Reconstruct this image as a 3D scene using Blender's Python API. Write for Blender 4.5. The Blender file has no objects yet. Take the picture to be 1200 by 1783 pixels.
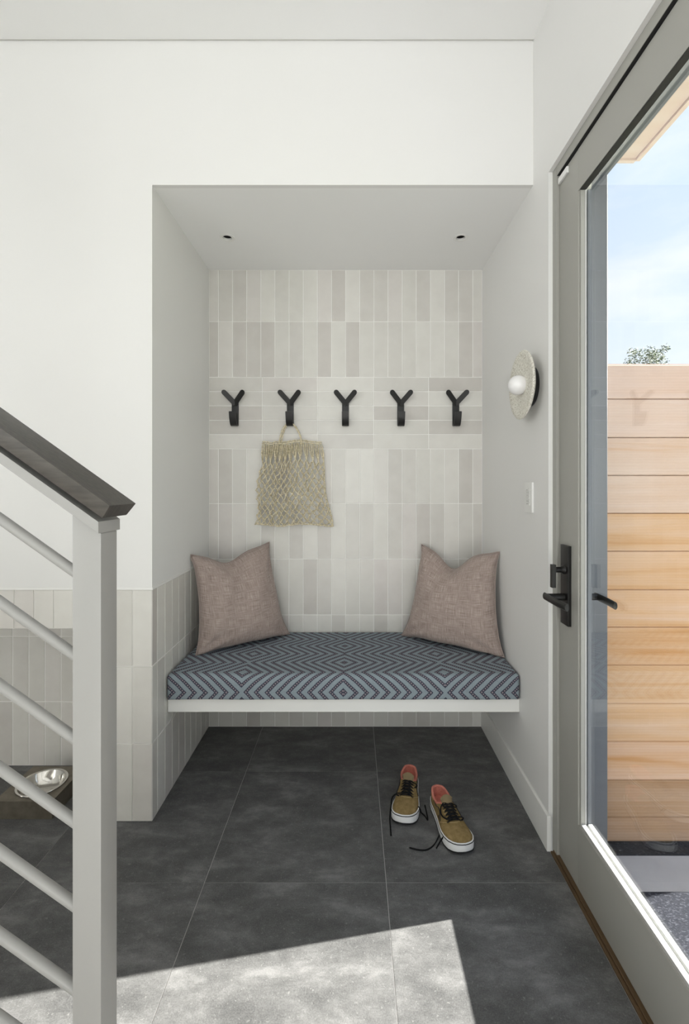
import bpy, bmesh, math, random
from mathutils import Vector, Matrix
random.seed(7)
R = math.radians
SC = bpy.context.scene
COL = SC.collection

# ------------------------------------------------------------------ camera
# one-point perspective: eye at height 1.345 m, looking along +Y
EYE = 1.345
cam_d = bpy.data.cameras.new('camera')
cam = bpy.data.objects.new('camera', cam_d); COL.objects.link(cam)
cam.location = (0, 0, EYE); cam.rotation_euler = (R(90), 0, 0)
cam_d.sensor_fit = 'HORIZONTAL'; cam_d.sensor_width = 36.0
cam_d.lens = 815.0 / 1200.0 * 36.0
cam_d.shift_x = -15.0 / 1200.0
cam_d.shift_y = -46.5 / 1200.0
cam_d.clip_start = 0.02; cam_d.clip_end = 300
SC.camera = cam

# ------------------------------------------------------------------ sky, sun, window light, added fills, exposure
SUN_ELEV, SUN_STRENGTH = 27.0, 32.0
SKY_STRENGTH = 1.25
ROOM_LIGHT, CEIL_FILL, SIDE_FILL = 78.0, 36.0, 124.0
SC.view_settings.view_transform = 'Standard'
SC.view_settings.look = 'None'
SC.view_settings.exposure = 0.0
SC.view_settings.gamma = 1.0
SC.view_settings.use_curve_mapping = False

W = bpy.data.worlds.new('sky'); SC.world = W; W.use_nodes = True
nt = W.node_tree; nt.nodes.clear()
def wn(t): return nt.nodes.new(t)
w_out = wn('ShaderNodeOutputWorld'); w_bg = wn('ShaderNodeBackground')
w_tc = wn('ShaderNodeTexCoord'); w_sep = wn('ShaderNodeSeparateXYZ')
w_ramp = wn('ShaderNodeValToRGB'); w_noise = wn('ShaderNodeTexNoise')
w_map = wn('ShaderNodeMapping'); w_cr = wn('ShaderNodeValToRGB'); w_mix = wn('ShaderNodeMixRGB')
nt.links.new(w_tc.outputs['Generated'], w_sep.inputs[0])
nt.links.new(w_sep.outputs['Z'], w_ramp.inputs[0])
e = w_ramp.color_ramp.elements
e[0].position = 0.0; e[0].color = (0.84, 0.90, 0.96, 1)
e[1].position = 1.0; e[1].color = (0.30, 0.47, 0.86, 1)
x = e.new(0.22); x.color = (0.80, 0.88, 0.97, 1)
x = e.new(0.5); x.color = (0.66, 0.79, 0.97, 1)
w_map.inputs['Scale'].default_value = (1.2, 1.2, 3.5)
nt.links.new(w_tc.outputs['Generated'], w_map.inputs[0])
nt.links.new(w_map.outputs[0], w_noise.inputs['Vector'])
w_noise.inputs['Scale'].default_value = 2.6; w_noise.inputs['Detail'].default_value = 6
nt.links.new(w_noise.outputs['Fac'], w_cr.inputs[0])
w_cr.color_ramp.elements[0].position = 0.52; w_cr.color_ramp.elements[0].color = (0, 0, 0, 1)
w_cr.color_ramp.elements[1].position = 0.74; w_cr.color_ramp.elements[1].color = (0.85, 0.85, 0.85, 1)
nt.links.new(w_cr.outputs[0], w_mix.inputs[0])
nt.links.new(w_ramp.outputs[0], w_mix.inputs[1])
w_mix.inputs[2].default_value = (0.95, 0.97, 1.0, 1)
nt.links.new(w_mix.outputs[0], w_bg.inputs[0]); w_bg.inputs[1].default_value = SKY_STRENGTH
nt.links.new(w_bg.outputs[0], w_out.inputs[0])

sd = bpy.data.lights.new('sun', 'SUN'); sd.energy = SUN_STRENGTH; sd.angle = R(0.53); sd.color = (1.0, 0.95, 0.89)
sun = bpy.data.objects.new('sun', sd); COL.objects.link(sun)
_d = Vector((-0.9833 * math.cos(R(SUN_ELEV)), -0.1819 * math.cos(R(SUN_ELEV)), -math.sin(R(SUN_ELEV))))
sun.rotation_euler = _d.to_track_quat('-Z', 'Y').to_euler(); sun.location = (8, 3, 5)

def area(name, loc, direction, sx, sy, energy, color):
    l = bpy.data.lights.new(name, 'AREA'); l.shape = 'RECTANGLE'; l.size = sx; l.size_y = sy
    l.energy = energy; l.color = color
    o = bpy.data.objects.new(name, l); COL.objects.link(o); o.location = loc
    o.rotation_euler = Vector(direction).to_track_quat('-Z', 'Y').to_euler()
    return o
# daylight of the big window behind the camera
area('window_daylight', (-.6, -5.12, 1.6), (0, 1, 0), 2.8, 2.7, ROOM_LIGHT, (1.0, 0.98, 0.955))
# side fill light, added behind an invented window on the left
area('side_fill', (-3.52, -2.1, 1.6), (1, 0, 0), 2.2, 1.9, SIDE_FILL, (1.0, 0.98, 0.955))
# unseen fill light without a lamp body, added to brighten the ceiling
area('ceiling_fill', (.05, -1.2, .25), (0, 0.1, 1), 1.1, 1.2, CEIL_FILL, (1.0, 0.975, 0.93))

# ------------------------------------------------------------------ node helpers
class M:
    """small builder for a Principled material"""
    def __init__(s, name, color=(.8, .8, .8), rough=.5, metal=0.0, spec=0.5):
        s.m = bpy.data.materials.new(name); s.m.use_nodes = True
        s.t = s.m.node_tree; s.b = s.t.nodes['Principled BSDF']
        s.b.inputs['Base Color'].default_value = (*color, 1)
        s.b.inputs['Roughness'].default_value = rough
        s.b.inputs['Metallic'].default_value = metal
        s.b.inputs['Specular IOR Level'].default_value = spec
        s._tc = None
    def n(s, t, **k):
        x = s.t.nodes.new(t)
        for a, v in k.items(): setattr(x, a, v)
        return x
    def l(s, a, b): s.t.links.new(a, b)
    def val(s, sock, v):
        if isinstance(v, (int, float)): sock.default_value = v
        else: s.l(v, sock)
    def math(s, op, a, b=0.0, c=None):
        x = s.n('ShaderNodeMath', operation=op)
        s.val(x.inputs[0], a); s.val(x.inputs[1], b)
        if c is not None: s.val(x.inputs[2], c)
        return x.outputs[0]
    def coord(s, kind='Object', scale=(1, 1, 1), rot=(0, 0, 0)):
        tc = s.n('ShaderNodeTexCoord'); mp = s.n('ShaderNodeMapping')
        mp.inputs['Scale'].default_value = scale; mp.inputs['Rotation'].default_value = rot
        s.l(tc.outputs[kind], mp.inputs[0]); return mp.outputs[0]
    def world(s, scale=(1, 1, 1)):
        g = s.n('ShaderNodeNewGeometry'); mp = s.n('ShaderNodeMapping')
        mp.inputs['Scale'].default_value = scale
        s.l(g.outputs['Position'], mp.inputs[0]); return mp.outputs[0]
    def noise(s, vec, scale=5, detail=4, rough=.5, dist=0.0):
        x = s.n('ShaderNodeTexNoise'); s.l(vec, x.inputs['Vector'])
        x.inputs['Scale'].default_value = scale; x.inputs['Detail'].default_value = detail
        x.inputs['Roughness'].default_value = rough; x.inputs['Distortion'].default_value = dist
        return x.outputs['Fac']
    def ramp(s, fac, stops):
        x = s.n('ShaderNodeValToRGB'); s.l(fac, x.inputs[0]); el = x.color_ramp.elements
        el[0].position, el[0].color = stops[0][0], (*stops[0][1], 1)
        el[1].position, el[1].color = stops[-1][0], (*stops[-1][1], 1)
        for p, c in stops[1:-1]:
            q = el.new(p); q.color = (*c, 1)
        return x.outputs[0]
    def mix(s, fac, a, b, mode='MIX'):
        x = s.n('ShaderNodeMixRGB', blend_type=mode)
        s.val(x.inputs[0], fac)
        for i, v in ((1, a), (2, b)):
            if isinstance(v, tuple): x.inputs[i].default_value = (*v, 1)
            else: s.l(v, x.inputs[i])
        return x.outputs[0]
    def base(s, c): s.l(c, s.b.inputs['Base Color']); return s
    def rough(s, c): s.l(c, s.b.inputs['Roughness']); return s
    def bump(s, h, strength=.2, dist=.002):
        x = s.n('ShaderNodeBump'); x.inputs['Strength'].default_value = strength
        x.inputs['Distance'].default_value = dist
        s.l(h, x.inputs['Height']); s.l(x.outputs[0], s.b.inputs['Normal']); return s
    def rnd(s): return s.n('ShaderNodeObjectInfo').outputs['Random']

MAT = {}
def paint(name, c, rough=.55, spec=.35):
    m = M(name, c, rough, 0, spec)
    m.bump(m.noise(m.world(), 160, 3), .08, .001); return m.m
MAT['wall'] = paint('white_wall_paint', (.785, .78, .765))
MAT['white_trim'] = paint('white_trim_paint', (.84, .835, .81), .4)
MAT['ceiling'] = paint('ceiling_paint', (.88, .88, .87))
MAT['grout'] = paint('tile_grout', (.90, .89, .86), .8)
MAT['shadow_gap'] = paint('reveal_bead', (.86, .86, .80), .7)

def tile_mat(name, stops, rough=.3):
    m = M(name, (.6, .6, .58), rough, 0, .45)
    r = m.rnd()
    base = m.ramp(r, stops)
    n = m.noise(m.world(), 14, 3)
    f = m.mix(.10, base, m.ramp(n, [(.3, (.45, .43, .41)), (.7, (.85, .85, .82))]))
    m.base(f)
    m.bump(m.noise(m.world(), 9, 2), .10, .01)
    return m.m
MAT['tile'] = tile_mat('glazed_tile', [(0, (.57, .54, .505)), (.25, (.645, .625, .585)), (.5, (.68, .665, .62)), (.75, (.745, .73, .685)), (1, (.64, .605, .575))])

m = M('slate_floor_tile', (.05, .05, .05), .62, 0, .35)
v = m.world()
r_ = m.rnd()
off = m.n('ShaderNodeVectorMath', operation='ADD'); m.l(v, off.inputs[0])
cmb = m.n('ShaderNodeCombineXYZ'); m.l(m.math('MULTIPLY', r_, 37.0), cmb.inputs[0]); m.l(m.math('MULTIPLY', r_, 11.0), cmb.inputs[1])
m.l(cmb.outputs[0], off.inputs[1])
vv = off.outputs[0]
mp = m.n('ShaderNodeMapping'); mp.inputs['Rotation'].default_value = (0, 0, R(35)); mp.inputs['Scale'].default_value = (1, 2.2, 1)
m.l(vv, mp.inputs[0])
big = m.noise(mp.outputs[0], 4.2, 10, .68, .25)
fine = m.noise(vv, 260, 4, .7)
spk = m.noise(vv, 95, 3, .7)
c1 = m.ramp(big, [(.30, (.048, .048, .048)), (.43, (.084, .084, .083)), (.54, (.150, .149, .147)), (.66, (.29, .288, .284))])
midn = m.noise(vv, 30, 6, .7)
c1 = m.mix(.26, c1, m.ramp(midn, [(.34, (.035, .035, .035)), (.52, (.095, .095, .094)), (.68, (.24, .238, .235))]))
c2 = m.mix(.36, c1, m.ramp(fine, [(.3, (.02, .02, .02)), (.72, (.20, .20, .20))]))
c3 = m.mix(m.ramp(spk, [(.61, (0, 0, 0)), (.70, (.55, .55, .55))]), c2, (.26, .26, .25))
mp2 = m.n('ShaderNodeMapping'); mp2.inputs['Rotation'].default_value = (0, 0, R(-50)); mp2.inputs['Scale'].default_value = (1, 14, 1); m.l(vv, mp2.inputs[0])
scuff = m.ramp(m.noise(mp2.outputs[0], 5, 6, .7), [(.60, (0, 0, 0)), (.76, (.35, .35, .35))])
c3 = m.mix(scuff, c3, (.20, .20, .198))
m.base(c3); m.rough(m.ramp(big, [(.3, (.50,) * 3), (.7, (.70,) * 3)])); m.bump(fine, .30, .0015)
MAT['floor_tile'] = m.m
MAT['floor_grout'] = paint('floor_grout', (.42, .41, .40), .85)

MAT['door_paint'] = paint('door_grey_paint', (.36, .355, .325), .42)
MAT['frame_paint'] = paint('door_frame_grey_paint', (.36, .355, .325), .45)
MAT['bead'] = paint('glazing_bead_paint', (.45, .45, .44), .35)
MAT['shade_strip'] = M('dark_shade_strip', (.02, .02, .02), .7).m  # near-black, stands in for shade under the door rail and head
m = M('oil_rubbed_bronze', (.007, .0065, .006), .38, 0, .35)
m.bump(m.noise(m.world(), 60, 3), .1, .001); MAT['bronze'] = m.m
m = M('threshold_bronze', (.15, .095, .05), .4, .5)
m.bump(m.noise(m.world((1, .05, 1)), 90, 3), .15, .001); MAT['threshold'] = m.m
MAT['black_metal'] = M('black_powder_coat', (.012, .012, .012), .42, .0, .5).m
MAT['cladding'] = paint('charcoal_cladding', (.115, .125, .145), .5)
MAT['rail_paint'] = paint('rail_grey_paint', (.31, .308, .295), .38)
m = M('dark_handrail_wood', (.05, .045, .04), .4)
n_ = m.noise(m.coord('Object', (4, 60, 60)), 3, 5)
m.base(m.ramp(n_, [(.3, (.040, .036, .031)), (.7, (.075, .068, .058))])); m.bump(n_, .1, .001)
MAT['handrail'] = m.m
m = M('dark_oak_tread', (.2, .15, .1), .5)
n_ = m.noise(m.world((3, 40, 40)), 3, 5); m.base(m.ramp(n_, [(.3, (.22, .16, .11)), (.7, (.34, .26, .18))])); MAT['tread'] = m.m

# glass: clear pane, reflections by Fresnel
m = M('clear_glass'); nt2 = m.t; nt2.nodes.remove(m.b)
tr = m.n('ShaderNodeBsdfTransparent'); tr.inputs[0].default_value = (.97, .985, .985, 1)
gl = m.n('ShaderNodeBsdfGlossy'); gl.inputs['Roughness'].default_value = 0.0
fr = m.n('ShaderNodeFresnel'); ge = m.n('ShaderNodeNewGeometry')   # same reflectance from both sides of the pane
m.l(m.math('MULTIPLY_ADD', ge.outputs['Backfacing'], 1 / 1.5 - 1.5, 1.5), fr.inputs['IOR'])
mx = m.n('ShaderNodeMixShader'); m.l(fr.outputs[0], mx.inputs[0]); m.l(tr.outputs[0], mx.inputs[1]); m.l(gl.outputs[0], mx.inputs[2])
m.l(mx.outputs[0], nt2.nodes['Material Output'].inputs[0]); MAT['glass'] = m.m

# cedar boards
def cedar(name, pale):
    m = M(name, (.6, .4, .3), .6, 0, .25)
    r = m.rnd()
    ofs = m.n('ShaderNodeVectorMath', operation='ADD'); m.l(m.world((.5, 7, 9)), ofs.inputs[0])
    cb = m.n('ShaderNodeCombineXYZ'); m.l(m.math('MULTIPLY', r, 29.0), cb.inputs[0]); m.l(m.math('MULTIPLY', r, 13.0), cb.inputs[2])
    m.l(cb.outputs[0], ofs.inputs[1])
    g = m.noise(ofs.outputs[0], 2.0, 3, .5, .8)
    w = m.n('ShaderNodeTexWave', wave_type='BANDS', bands_direction='Z'); m.l(ofs.outputs[0], w.inputs['Vector'])
    w.inputs['Scale'].default_value = 3.2; w.inputs['Distortion'].default_value = 5; w.inputs['Detail'].default_value = 3
    w.inputs['Detail Scale'].default_value = .7
    c = m.ramp(g, pale)
    c = m.mix(.055, c, m.ramp(w.outputs['Fac'], [(.2, (.42, .25, .13)), (.8, (.80, .62, .48))]))
    tint = m.ramp(r, [(0, (.96, .84, .70)), (.35, (1, .97, .95)), (.65, (.98, .91, .80)), (1, (1, .93, .90))])
    c = m.mix(1.0, c, tint, 'MULTIPLY')
    m.base(c); m.bump(w.outputs['Fac'], .12, .002)
    return m.m
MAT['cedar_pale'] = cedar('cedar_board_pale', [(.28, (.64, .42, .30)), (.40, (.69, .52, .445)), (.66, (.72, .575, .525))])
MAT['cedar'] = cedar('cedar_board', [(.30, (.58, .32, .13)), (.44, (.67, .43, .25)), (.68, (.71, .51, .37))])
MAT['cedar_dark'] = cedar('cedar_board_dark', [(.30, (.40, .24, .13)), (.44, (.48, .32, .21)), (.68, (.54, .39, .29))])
MAT['cedar_soffit'] = cedar('cedar_soffit_board', [(.25, (.74, .58, .52)), (.6, (.79, .66, .61)), (.8, (.81, .70, .66))])

m = M('concrete_paving', (.40, .40, .40), .85)
n_ = m.noise(m.world(), 6, 6, .6); m.base(m.ramp(n_, [(.3, (.42, .43, .45)), (.7, (.52, .53, .55))])); m.bump(m.noise(m.world(), 200, 2), .2, .001); MAT['concrete'] = m.m
m = M('dark_gravel', (.04, .04, .05), .9)
n_ = m.noise(m.world(), 110, 2, .6); m.base(m.ramp(n_, [(.42, (.012, .013, .017)), (.64, (.03, .031, .038)), (.78, (.16, .16, .17))])); m.bump(n_, .6, .006); MAT['gravel'] = m.m
m = M('blue_tweed_mat', (.1, .1, .15), .95)
n_ = m.noise(m.world((1, 1.8, 1)), 120, 2, .6); m.base(m.ramp(n_, [(.40, (.004, .006, .014)), (.56, (.010, .013, .024)), (.70, (.085, .09, .11))])); m.bump(n_, .6, .004); MAT['mat'] = m.m
m = M('lawn', (.12, .16, .05), .95)
n_ = m.noise(m.world(), 9, 5); m.base(m.ramp(n_, [(.3, (.09, .12, .04)), (.7, (.22, .24, .10))])); MAT['grass'] = m.m

# linen of the pillows
m = M('mauve_linen', (.4, .32, .3), .9, 0, .15)
tc = m.n('ShaderNodeTexCoord'); uvs = tc.outputs['UV']
def weave(sx, sy, sc):
    mp = m.n('ShaderNodeMapping'); mp.inputs['Scale'].default_value = (sx, sy, 1); m.l(uvs, mp.inputs[0])
    return m.noise(mp.outputs[0], sc, 3, .6)
a_ = weave(4, 120, 2.0); b_ = weave(110, 5, 2.0)
s_ = m.math('MULTIPLY', m.math('ADD', a_, b_), .5)
m.base(m.ramp(s_, [(.36, (.235, .178, .156)), (.5, (.37, .295, .265)), (.64, (.54, .455, .415))])); m.bump(s_, .35, .002)
m.b.inputs['Sheen Weight'].default_value = .15
MAT['linen'] = m.m

# woven diamond fabric of the seat cushion: d = tri(x) + tri(y+z)
m = M('diamond_weave_fabric', (.3, .35, .38), .92, 0, .15)
tc = m.n('ShaderNodeTexCoord'); sp = m.n('ShaderNodeSeparateXYZ'); m.l(tc.outputs['Object'], sp.inputs[0])
X, Y, Z = sp.outputs
wob = m.math('MULTIPLY', m.math('SUBTRACT', m.noise(tc.outputs['Object'], 14, 2), .5), .010)
px = m.math('PINGPONG', m.math('ADD', m.math('ADD', X, wob), .041 + .436 * 4), .436)
sarc = m.math('ADD', Y, Z)
py = m.math('PINGPONG', m.math('ADD', sarc, .0725 + 1.08 + wob.node.inputs[1].default_value * 0), .108)
d_ = m.math('ADD', px, py)
fr_ = m.math('FRACT', m.math('DIVIDE', d_, .0455))
dark = m.math('LESS_THAN', fr_, .43)
mid = m.math('LESS_THAN', m.math('ABSOLUTE', m.math('SUBTRACT', fr_, .215)), .095)
along = m.math('SUBTRACT', px, py)
dots = m.math('GREATER_THAN', m.math('FRACT', m.math('DIVIDE', along, .0150)), .5)
dot = m.math('MULTIPLY', mid, dots)
thr = m.noise(m.coord('Object', (300, 300, 300)), 1.6, 2, .6)
light = m.ramp(thr, [(.3, (.200, .246, .274)), (.7, (.312, .366, .398))])
darkc = m.ramp(thr, [(.3, (.030, .032, .052)), (.7, (.085, .085, .115))])
dotc = m.ramp(thr, [(.3, (.22, .185, .20)), (.7, (.33, .28, .30))])
c = m.mix(dark, light, darkc); c = m.mix(dot, c, dotc)
m.base(c); m.bump(thr, .3, .0015); MAT['weave'] = m.m

m = M('seagrass_cord', (.5, .42, .28), .85, 0, .2)
n_ = m.noise(m.world(), 120, 3); m.base(m.ramp(n_, [(.3, (.46, .39, .25)), (.7, (.90, .82, .62))])); m.bump(n_, .4, .001); MAT['cord'] = m.m
m = M('speckled_shade', (.6, .57, .5), .8, 0, .3)
n_ = m.noise(m.world(), 190, 3, .6); m.base(m.ramp(n_, [(.36, (.50, .47, .39)), (.5, (.78, .755, .68)), (.7, (.88, .87, .80))])); m.bump(n_, .5, .002); MAT['shade'] = m.m
MAT['opal'] = M('opal_glass', (.88, .87, .87), .25, 0, .5).m
MAT['plastic'] = M('white_plastic', (.80, .80, .78), .35).m
MAT['plastic_grey'] = M('grey_engraving', (.48, .48, .46), .5).m
MAT['downlight_dark'] = M('dark_aperture', (.01, .01, .01), .6).m
m = M('brushed_bronze_tray', (.20, .175, .14), .42, .75)
n_ = m.noise(m.world(), 30, 4); m.base(m.ramp(n_, [(.3, (.19, .165, .13)), (.7, (.26, .235, .19))])); MAT['tray'] = m.m
m = M('polished_steel', (.72, .70, .66), .12, 1.0)
m.bump(m.noise(m.world(), 40, 2), .15, .002); MAT['steel'] = m.m

# shoes
m = M('olive_suede', (.22, .16, .07), .95, 0, .1)
n_ = m.noise(m.coord('Object'), 60, 5, .65); m.base(m.ramp(n_, [(.3, (.185, .128, .052)), (.7, (.29, .21, .098))])); m.bump(m.noise(m.coord('Object'), 600, 2), .3, .001); MAT['suede'] = m.m
MAT['suede_dark'] = M('dark_olive_suede', (.135, .10, .045), .95, 0, .1).m
MAT['rubber'] = paint('white_rubber', (.78, .78, .78), .5)
MAT['shoe_black'] = M('black_shoe_trim', (.010, .010, .012), .7).m
m = M('salmon_lining', (.6, .2, .15), .9, 0, .15)
n_ = m.noise(m.coord('Object'), 400, 2); m.base(m.ramp(n_, [(.3, (.50, .165, .125)), (.7, (.66, .25, .195))])); MAT['salmon'] = m.m
MAT['lace'] = M('black_lace', (.008, .008, .009), .85, 0, .2).m
MAT['tan'] = M('tan_tongue_fabric', (.22, .165, .09), .9).m
MAT['stitch'] = M('tan_stitching', (.36, .27, .13), .9).m

m = M('green_leaf', (.15, .22, .06), .6)
m.base(m.ramp(m.noise(m.world(), 5, 2), [(.3, (.035, .065, .014)), (.7, (.120, .155, .040))])); MAT['leaf'] = m.m
m = M('tree_bark', (.15, .12, .09), .9); m.bump(m.noise(m.world((4, 4, 1)), 12, 4), .6, .02); MAT['bark'] = m.m

# ------------------------------------------------------------------ mesh helpers
def box(bm, a, b, mi=0):
    x0, y0, z0 = a; x1, y1, z1 = b
    vs = [bm.verts.new(p) for p in ((x0, y0, z0), (x1, y0, z0), (x1, y1, z0), (x0, y1, z0), (x0, y0, z1), (x1, y0, z1), (x1, y1, z1), (x0, y1, z1))]
    for f in ((0, 3, 2, 1), (4, 5, 6, 7), (0, 1, 5, 4), (1, 2, 6, 5), (2, 3, 7, 6), (3, 0, 4, 7)):
        fc = bm.faces.new([vs[i] for i in f]); fc.material_index = mi
    return vs
def bevel_all(bm, w, seg=2):
    bmesh.ops.bevel(bm, geom=bm.edges[:], offset=w, segments=seg, profile=.7, affect='EDGES', clamp_overlap=True)
def frames(pts, closed=False):
    n = len(pts); ts = []
    for i in range(n):
        a = pts[i - 1] if (i > 0 or closed) else pts[i]
        b = pts[(i + 1) % n] if (i < n - 1 or closed) else pts[i]
        ts.append((b - a).normalized())
    up = Vector((0, 0, 1)) if abs(ts[0].z) < .9 else Vector((0, 1, 0))
    nrm = (up - ts[0] * up.dot(ts[0])).normalized(); out = []
    for t in ts:
        nrm = (nrm - t * nrm.dot(t))
        if nrm.length < 1e-6: nrm = t.orthogonal()
        nrm.normalize(); out.append((nrm, t.cross(nrm)))
    return out
def tube(bm, pts, r, n=6, closed=False, cap=True, flat=1.0):
    pts = [Vector(p) for p in pts]; fr = frames(pts, closed); rings = []
    for i, (p, (a, b)) in enumerate(zip(pts, fr)):
        rr = r[i] if isinstance(r, (list, tuple)) else r
        rings.append([bm.verts.new(p + a * (rr * flat * math.sin(2 * math.pi * k / n)) + b * (rr * math.cos(2 * math.pi * k / n))) for k in range(n)])
    m_ = len(rings)
    for i in range(m_ if closed else m_ - 1):
        A, B = rings[i], rings[(i + 1) % m_]
        for k in range(n): bm.faces.new((A[k], A[(k + 1) % n], B[(k + 1) % n], B[k]))
    if cap and not closed:
        bm.faces.new(rings[0][::-1]); bm.faces.new(rings[-1])
def smooth_path(pts, sub=6):
    P = [Vector(p) for p in pts]; out = []
    for i in range(len(P) - 1):
        p0 = P[max(i - 1, 0)]; p1 = P[i]; p2 = P[i + 1]; p3 = P[min(i + 2, len(P) - 1)]
        for k in range(sub):
            t = k / sub
            out.append(.5 * ((2 * p1) + (p2 - p0) * t + (2 * p0 - 5 * p1 + 4 * p2 - p3) * t * t + (3 * p1 - p0 - 3 * p2 + p3) * t ** 3))
    out.append(P[-1]); return out
def lathe(bm, prof, n=32, axis='Z', origin=(0, 0, 0), cap=False):
    """prof: (radius, height) list, turned about an axis"""
    o = Vector(origin); rings = []
    for r, h in prof:
        ring = []
        for k in range(n):
            a = 2 * math.pi * k / n; c, s = r * math.cos(a), r * math.sin(a)
            p = {'Z': (c, s, h), 'X': (h, c, s), 'Y': (c, h, s)}[axis]
            ring.append(bm.verts.new(o + Vector(p)))
        rings.append(ring)
    for A, B in zip(rings, rings[1:]):
        for k in range(n): bm.faces.new((A[k], A[(k + 1) % n], B[(k + 1) % n], B[k]))
    if cap:
        bm.faces.new(rings[0][::-1]); bm.faces.new(rings[-1])
def obj(name, bm, mats, parent=None, smooth=None, fix=True):
    if fix: bmesh.ops.recalc_face_normals(bm, faces=bm.faces[:])
    me = bpy.data.meshes.new(name); bm.to_mesh(me); bm.free()
    for x in (mats if isinstance(mats, (list, tuple)) else [mats]): me.materials.append(x)
    o = bpy.data.objects.new(name, me); COL.objects.link(o)
    if parent is not None: o.parent = parent
    if smooth is not None:
        for p in me.polygons: p.use_smooth = True
        if smooth < 180: me.set_sharp_from_angle(angle=R(smooth))
    return o
def empty(name, loc=(0, 0, 0), rz=0.0):
    o = bpy.data.objects.new(name, None); COL.objects.link(o)
    o.location = loc; o.rotation_euler = (0, 0, rz); o.empty_display_size = .1
    return o
def tag(o, label, cat, group=None, kind=None):
    o['label'] = label; o['category'] = cat
    if group: o['group'] = group
    if kind: o['kind'] = kind
    return o
def struct(o, label=None):
    o['kind'] = 'structure'
    if label: o['label'] = label
    return o
def bx(name, a, b, mat, parent=None, bev=0.0, seg=2):
    bm = bmesh.new(); box(bm, a, b)
    if bev: bevel_all(bm, bev, seg)
    return obj(name, bm, mat, parent, 40 if bev else None)

# ------------------------------------------------------------------ room dimensions
XL, XR = -.8036, .7204           # alcove side walls
YF, YB = 1.871, 2.609            # wall plane, alcove back
ZA, ZC = 2.5455, 3.12            # alcove ceiling, room ceiling
XW, YR = -3.3, -5.0              # far left wall, rear wall
XN, YN, ZN = -.987, 2.246, .771  # pet niche: right edge, back, top
ZT = .932                        # top of the wainscot tiling
G = .0018                        # grout recess

# tiles: one mesh per size, shared
_tiles = {}
def tile_mesh(w, h, mat, chamfer=.0012, depth=.004):
    key = (round(w, 4), round(h, 4), mat.name)
    if key in _tiles: return _tiles[key]
    bm = bmesh.new(); a, b, c = w / 2, h / 2, chamfer
    lo = [bm.verts.new(p) for p in ((-a, 0, -b), (a, 0, -b), (a, 0, b), (-a, 0, b))]
    mdl = [bm.verts.new((v.co.x, -depth + c, v.co.z)) for v in lo]
    hi = [bm.verts.new(p) for p in ((-a + c, -depth, -b + c), (a - c, -depth, -b + c), (a - c, -depth, b - c), (-a + c, -depth, b - c))]
    for A, B in ((lo, mdl), (mdl, hi)):
        for k in range(4): bm.faces.new((A[k], A[(k + 1) % 4], B[(k + 1) % 4], B[k]))
    bm.faces.new(hi); bm.faces.new(lo[::-1])
    bmesh.ops.recalc_face_normals(bm, faces=bm.faces[:])
    me = bpy.data.meshes.new('tile'); bm.to_mesh(me); bm.free(); me.materials.append(mat)
    _tiles[key] = me; return me
def put_tile(parent, x, y, z, w, h, rz=0.0, mat=None, joint=.0038):
    """tile centred on (x, y, z); faces -Y before the turn rz. y (or x) is the finished face"""
    me = tile_mesh(w - joint, h - joint, mat or MAT['tile'])
    o = bpy.data.objects.new('tile', me); COL.objects.link(o); o.parent = parent
    n = Vector((math.sin(rz), -math.cos(rz), 0))
    j = random.uniform(-.0004, .0004)
    o.location = Vector((x, y, z)) - n * (.004 + j)
    o.rotation_euler = (random.uniform(-.0022, .0022), 0, rz + random.uniform(-.003, .003))
    return o

PW, PH = .0788, .3105            # tile pitch

# ------------------------------------------------------------------ floor
fl_bm = bmesh.new(); box(fl_bm, (XW, YR, -.12), (.7255, 2.75, -.0012))
floor = struct(obj('floor', fl_bm, MAT['floor_grout']), 'dark grey stone tile floor with thin pale joints')
FP, FX, FY = .6155, .112, 1.585
def floor_tile(x0, x1, y0, y1):
    j = .0022
    bm = bmesh.new(); c = .0012
    w, d = (x1 - x0) / 2 - j / 2, (y1 - y0) / 2 - j / 2
    box(bm, (-w, -d, -.010), (w, d, 0))
    for v in bm.verts:
        pass
    o = obj('tile', bm, MAT['floor_tile'], floor); o.location = ((x0 + x1) / 2, (y0 + y1) / 2, random.uniform(-.0003, .0003))
ix = range(-7, 2)
for i in ix:
    for k in range(-11, 3):
        x0, x1 = FX + FP * i, FX + FP * (i + 1); y0, y1 = FY + FP * k, FY + FP * (k + 1)
        x0, x1 = max(x0, XW), min(x1, .7230); y0, y1 = max(y0, YR), min(y1, 2.609)
        if x1 - x0 < .03 or y1 - y0 < .03: continue
        if y1 > 2.25 and x1 < -.99: y1 = 2.25
        floor_tile(x0, x1, y0, y1)

# ------------------------------------------------------------------ alcove back wall with tiles
bm = bmesh.new(); box(bm, (XL - .18, YB + G, -.1), (XR + .17, YB + .15, ZA + .1))
wall_back = struct(obj('wall_back', bm, MAT['grout']), 'alcove back wall of pale grey stacked vertical tiles')
cols = [(-.8036, -.7510)] + [(-.7510 + PW * i, -.7510 + PW * (i + 1)) for i in range(18)] + [(-.7510 + PW * 18, XR)]
rows = [0, .3125, .6235, .9345, 1.2435, 1.5485]
rows_hi = [1.9475, 2.2575, ZA]
for zs in (rows, rows_hi):
    for z0, z1 in zip(zs, zs[1:]):
        for x0, x1 in cols:
            put_tile(wall_back, (x0 + x1) / 2, YB, (z0 + z1) / 2, x1 - x0, z1 - z0)
hx = [XL, -.5065, -.1995, .1145, .4215, XR]
for k in range(5):
    z0 = 1.5485 + .0798 * k
    for x0, x1 in zip(hx, hx[1:]):
        put_tile(wall_back, (x0 + x1) / 2, YB, z0 + .0399, x1 - x0, .0798)

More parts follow.
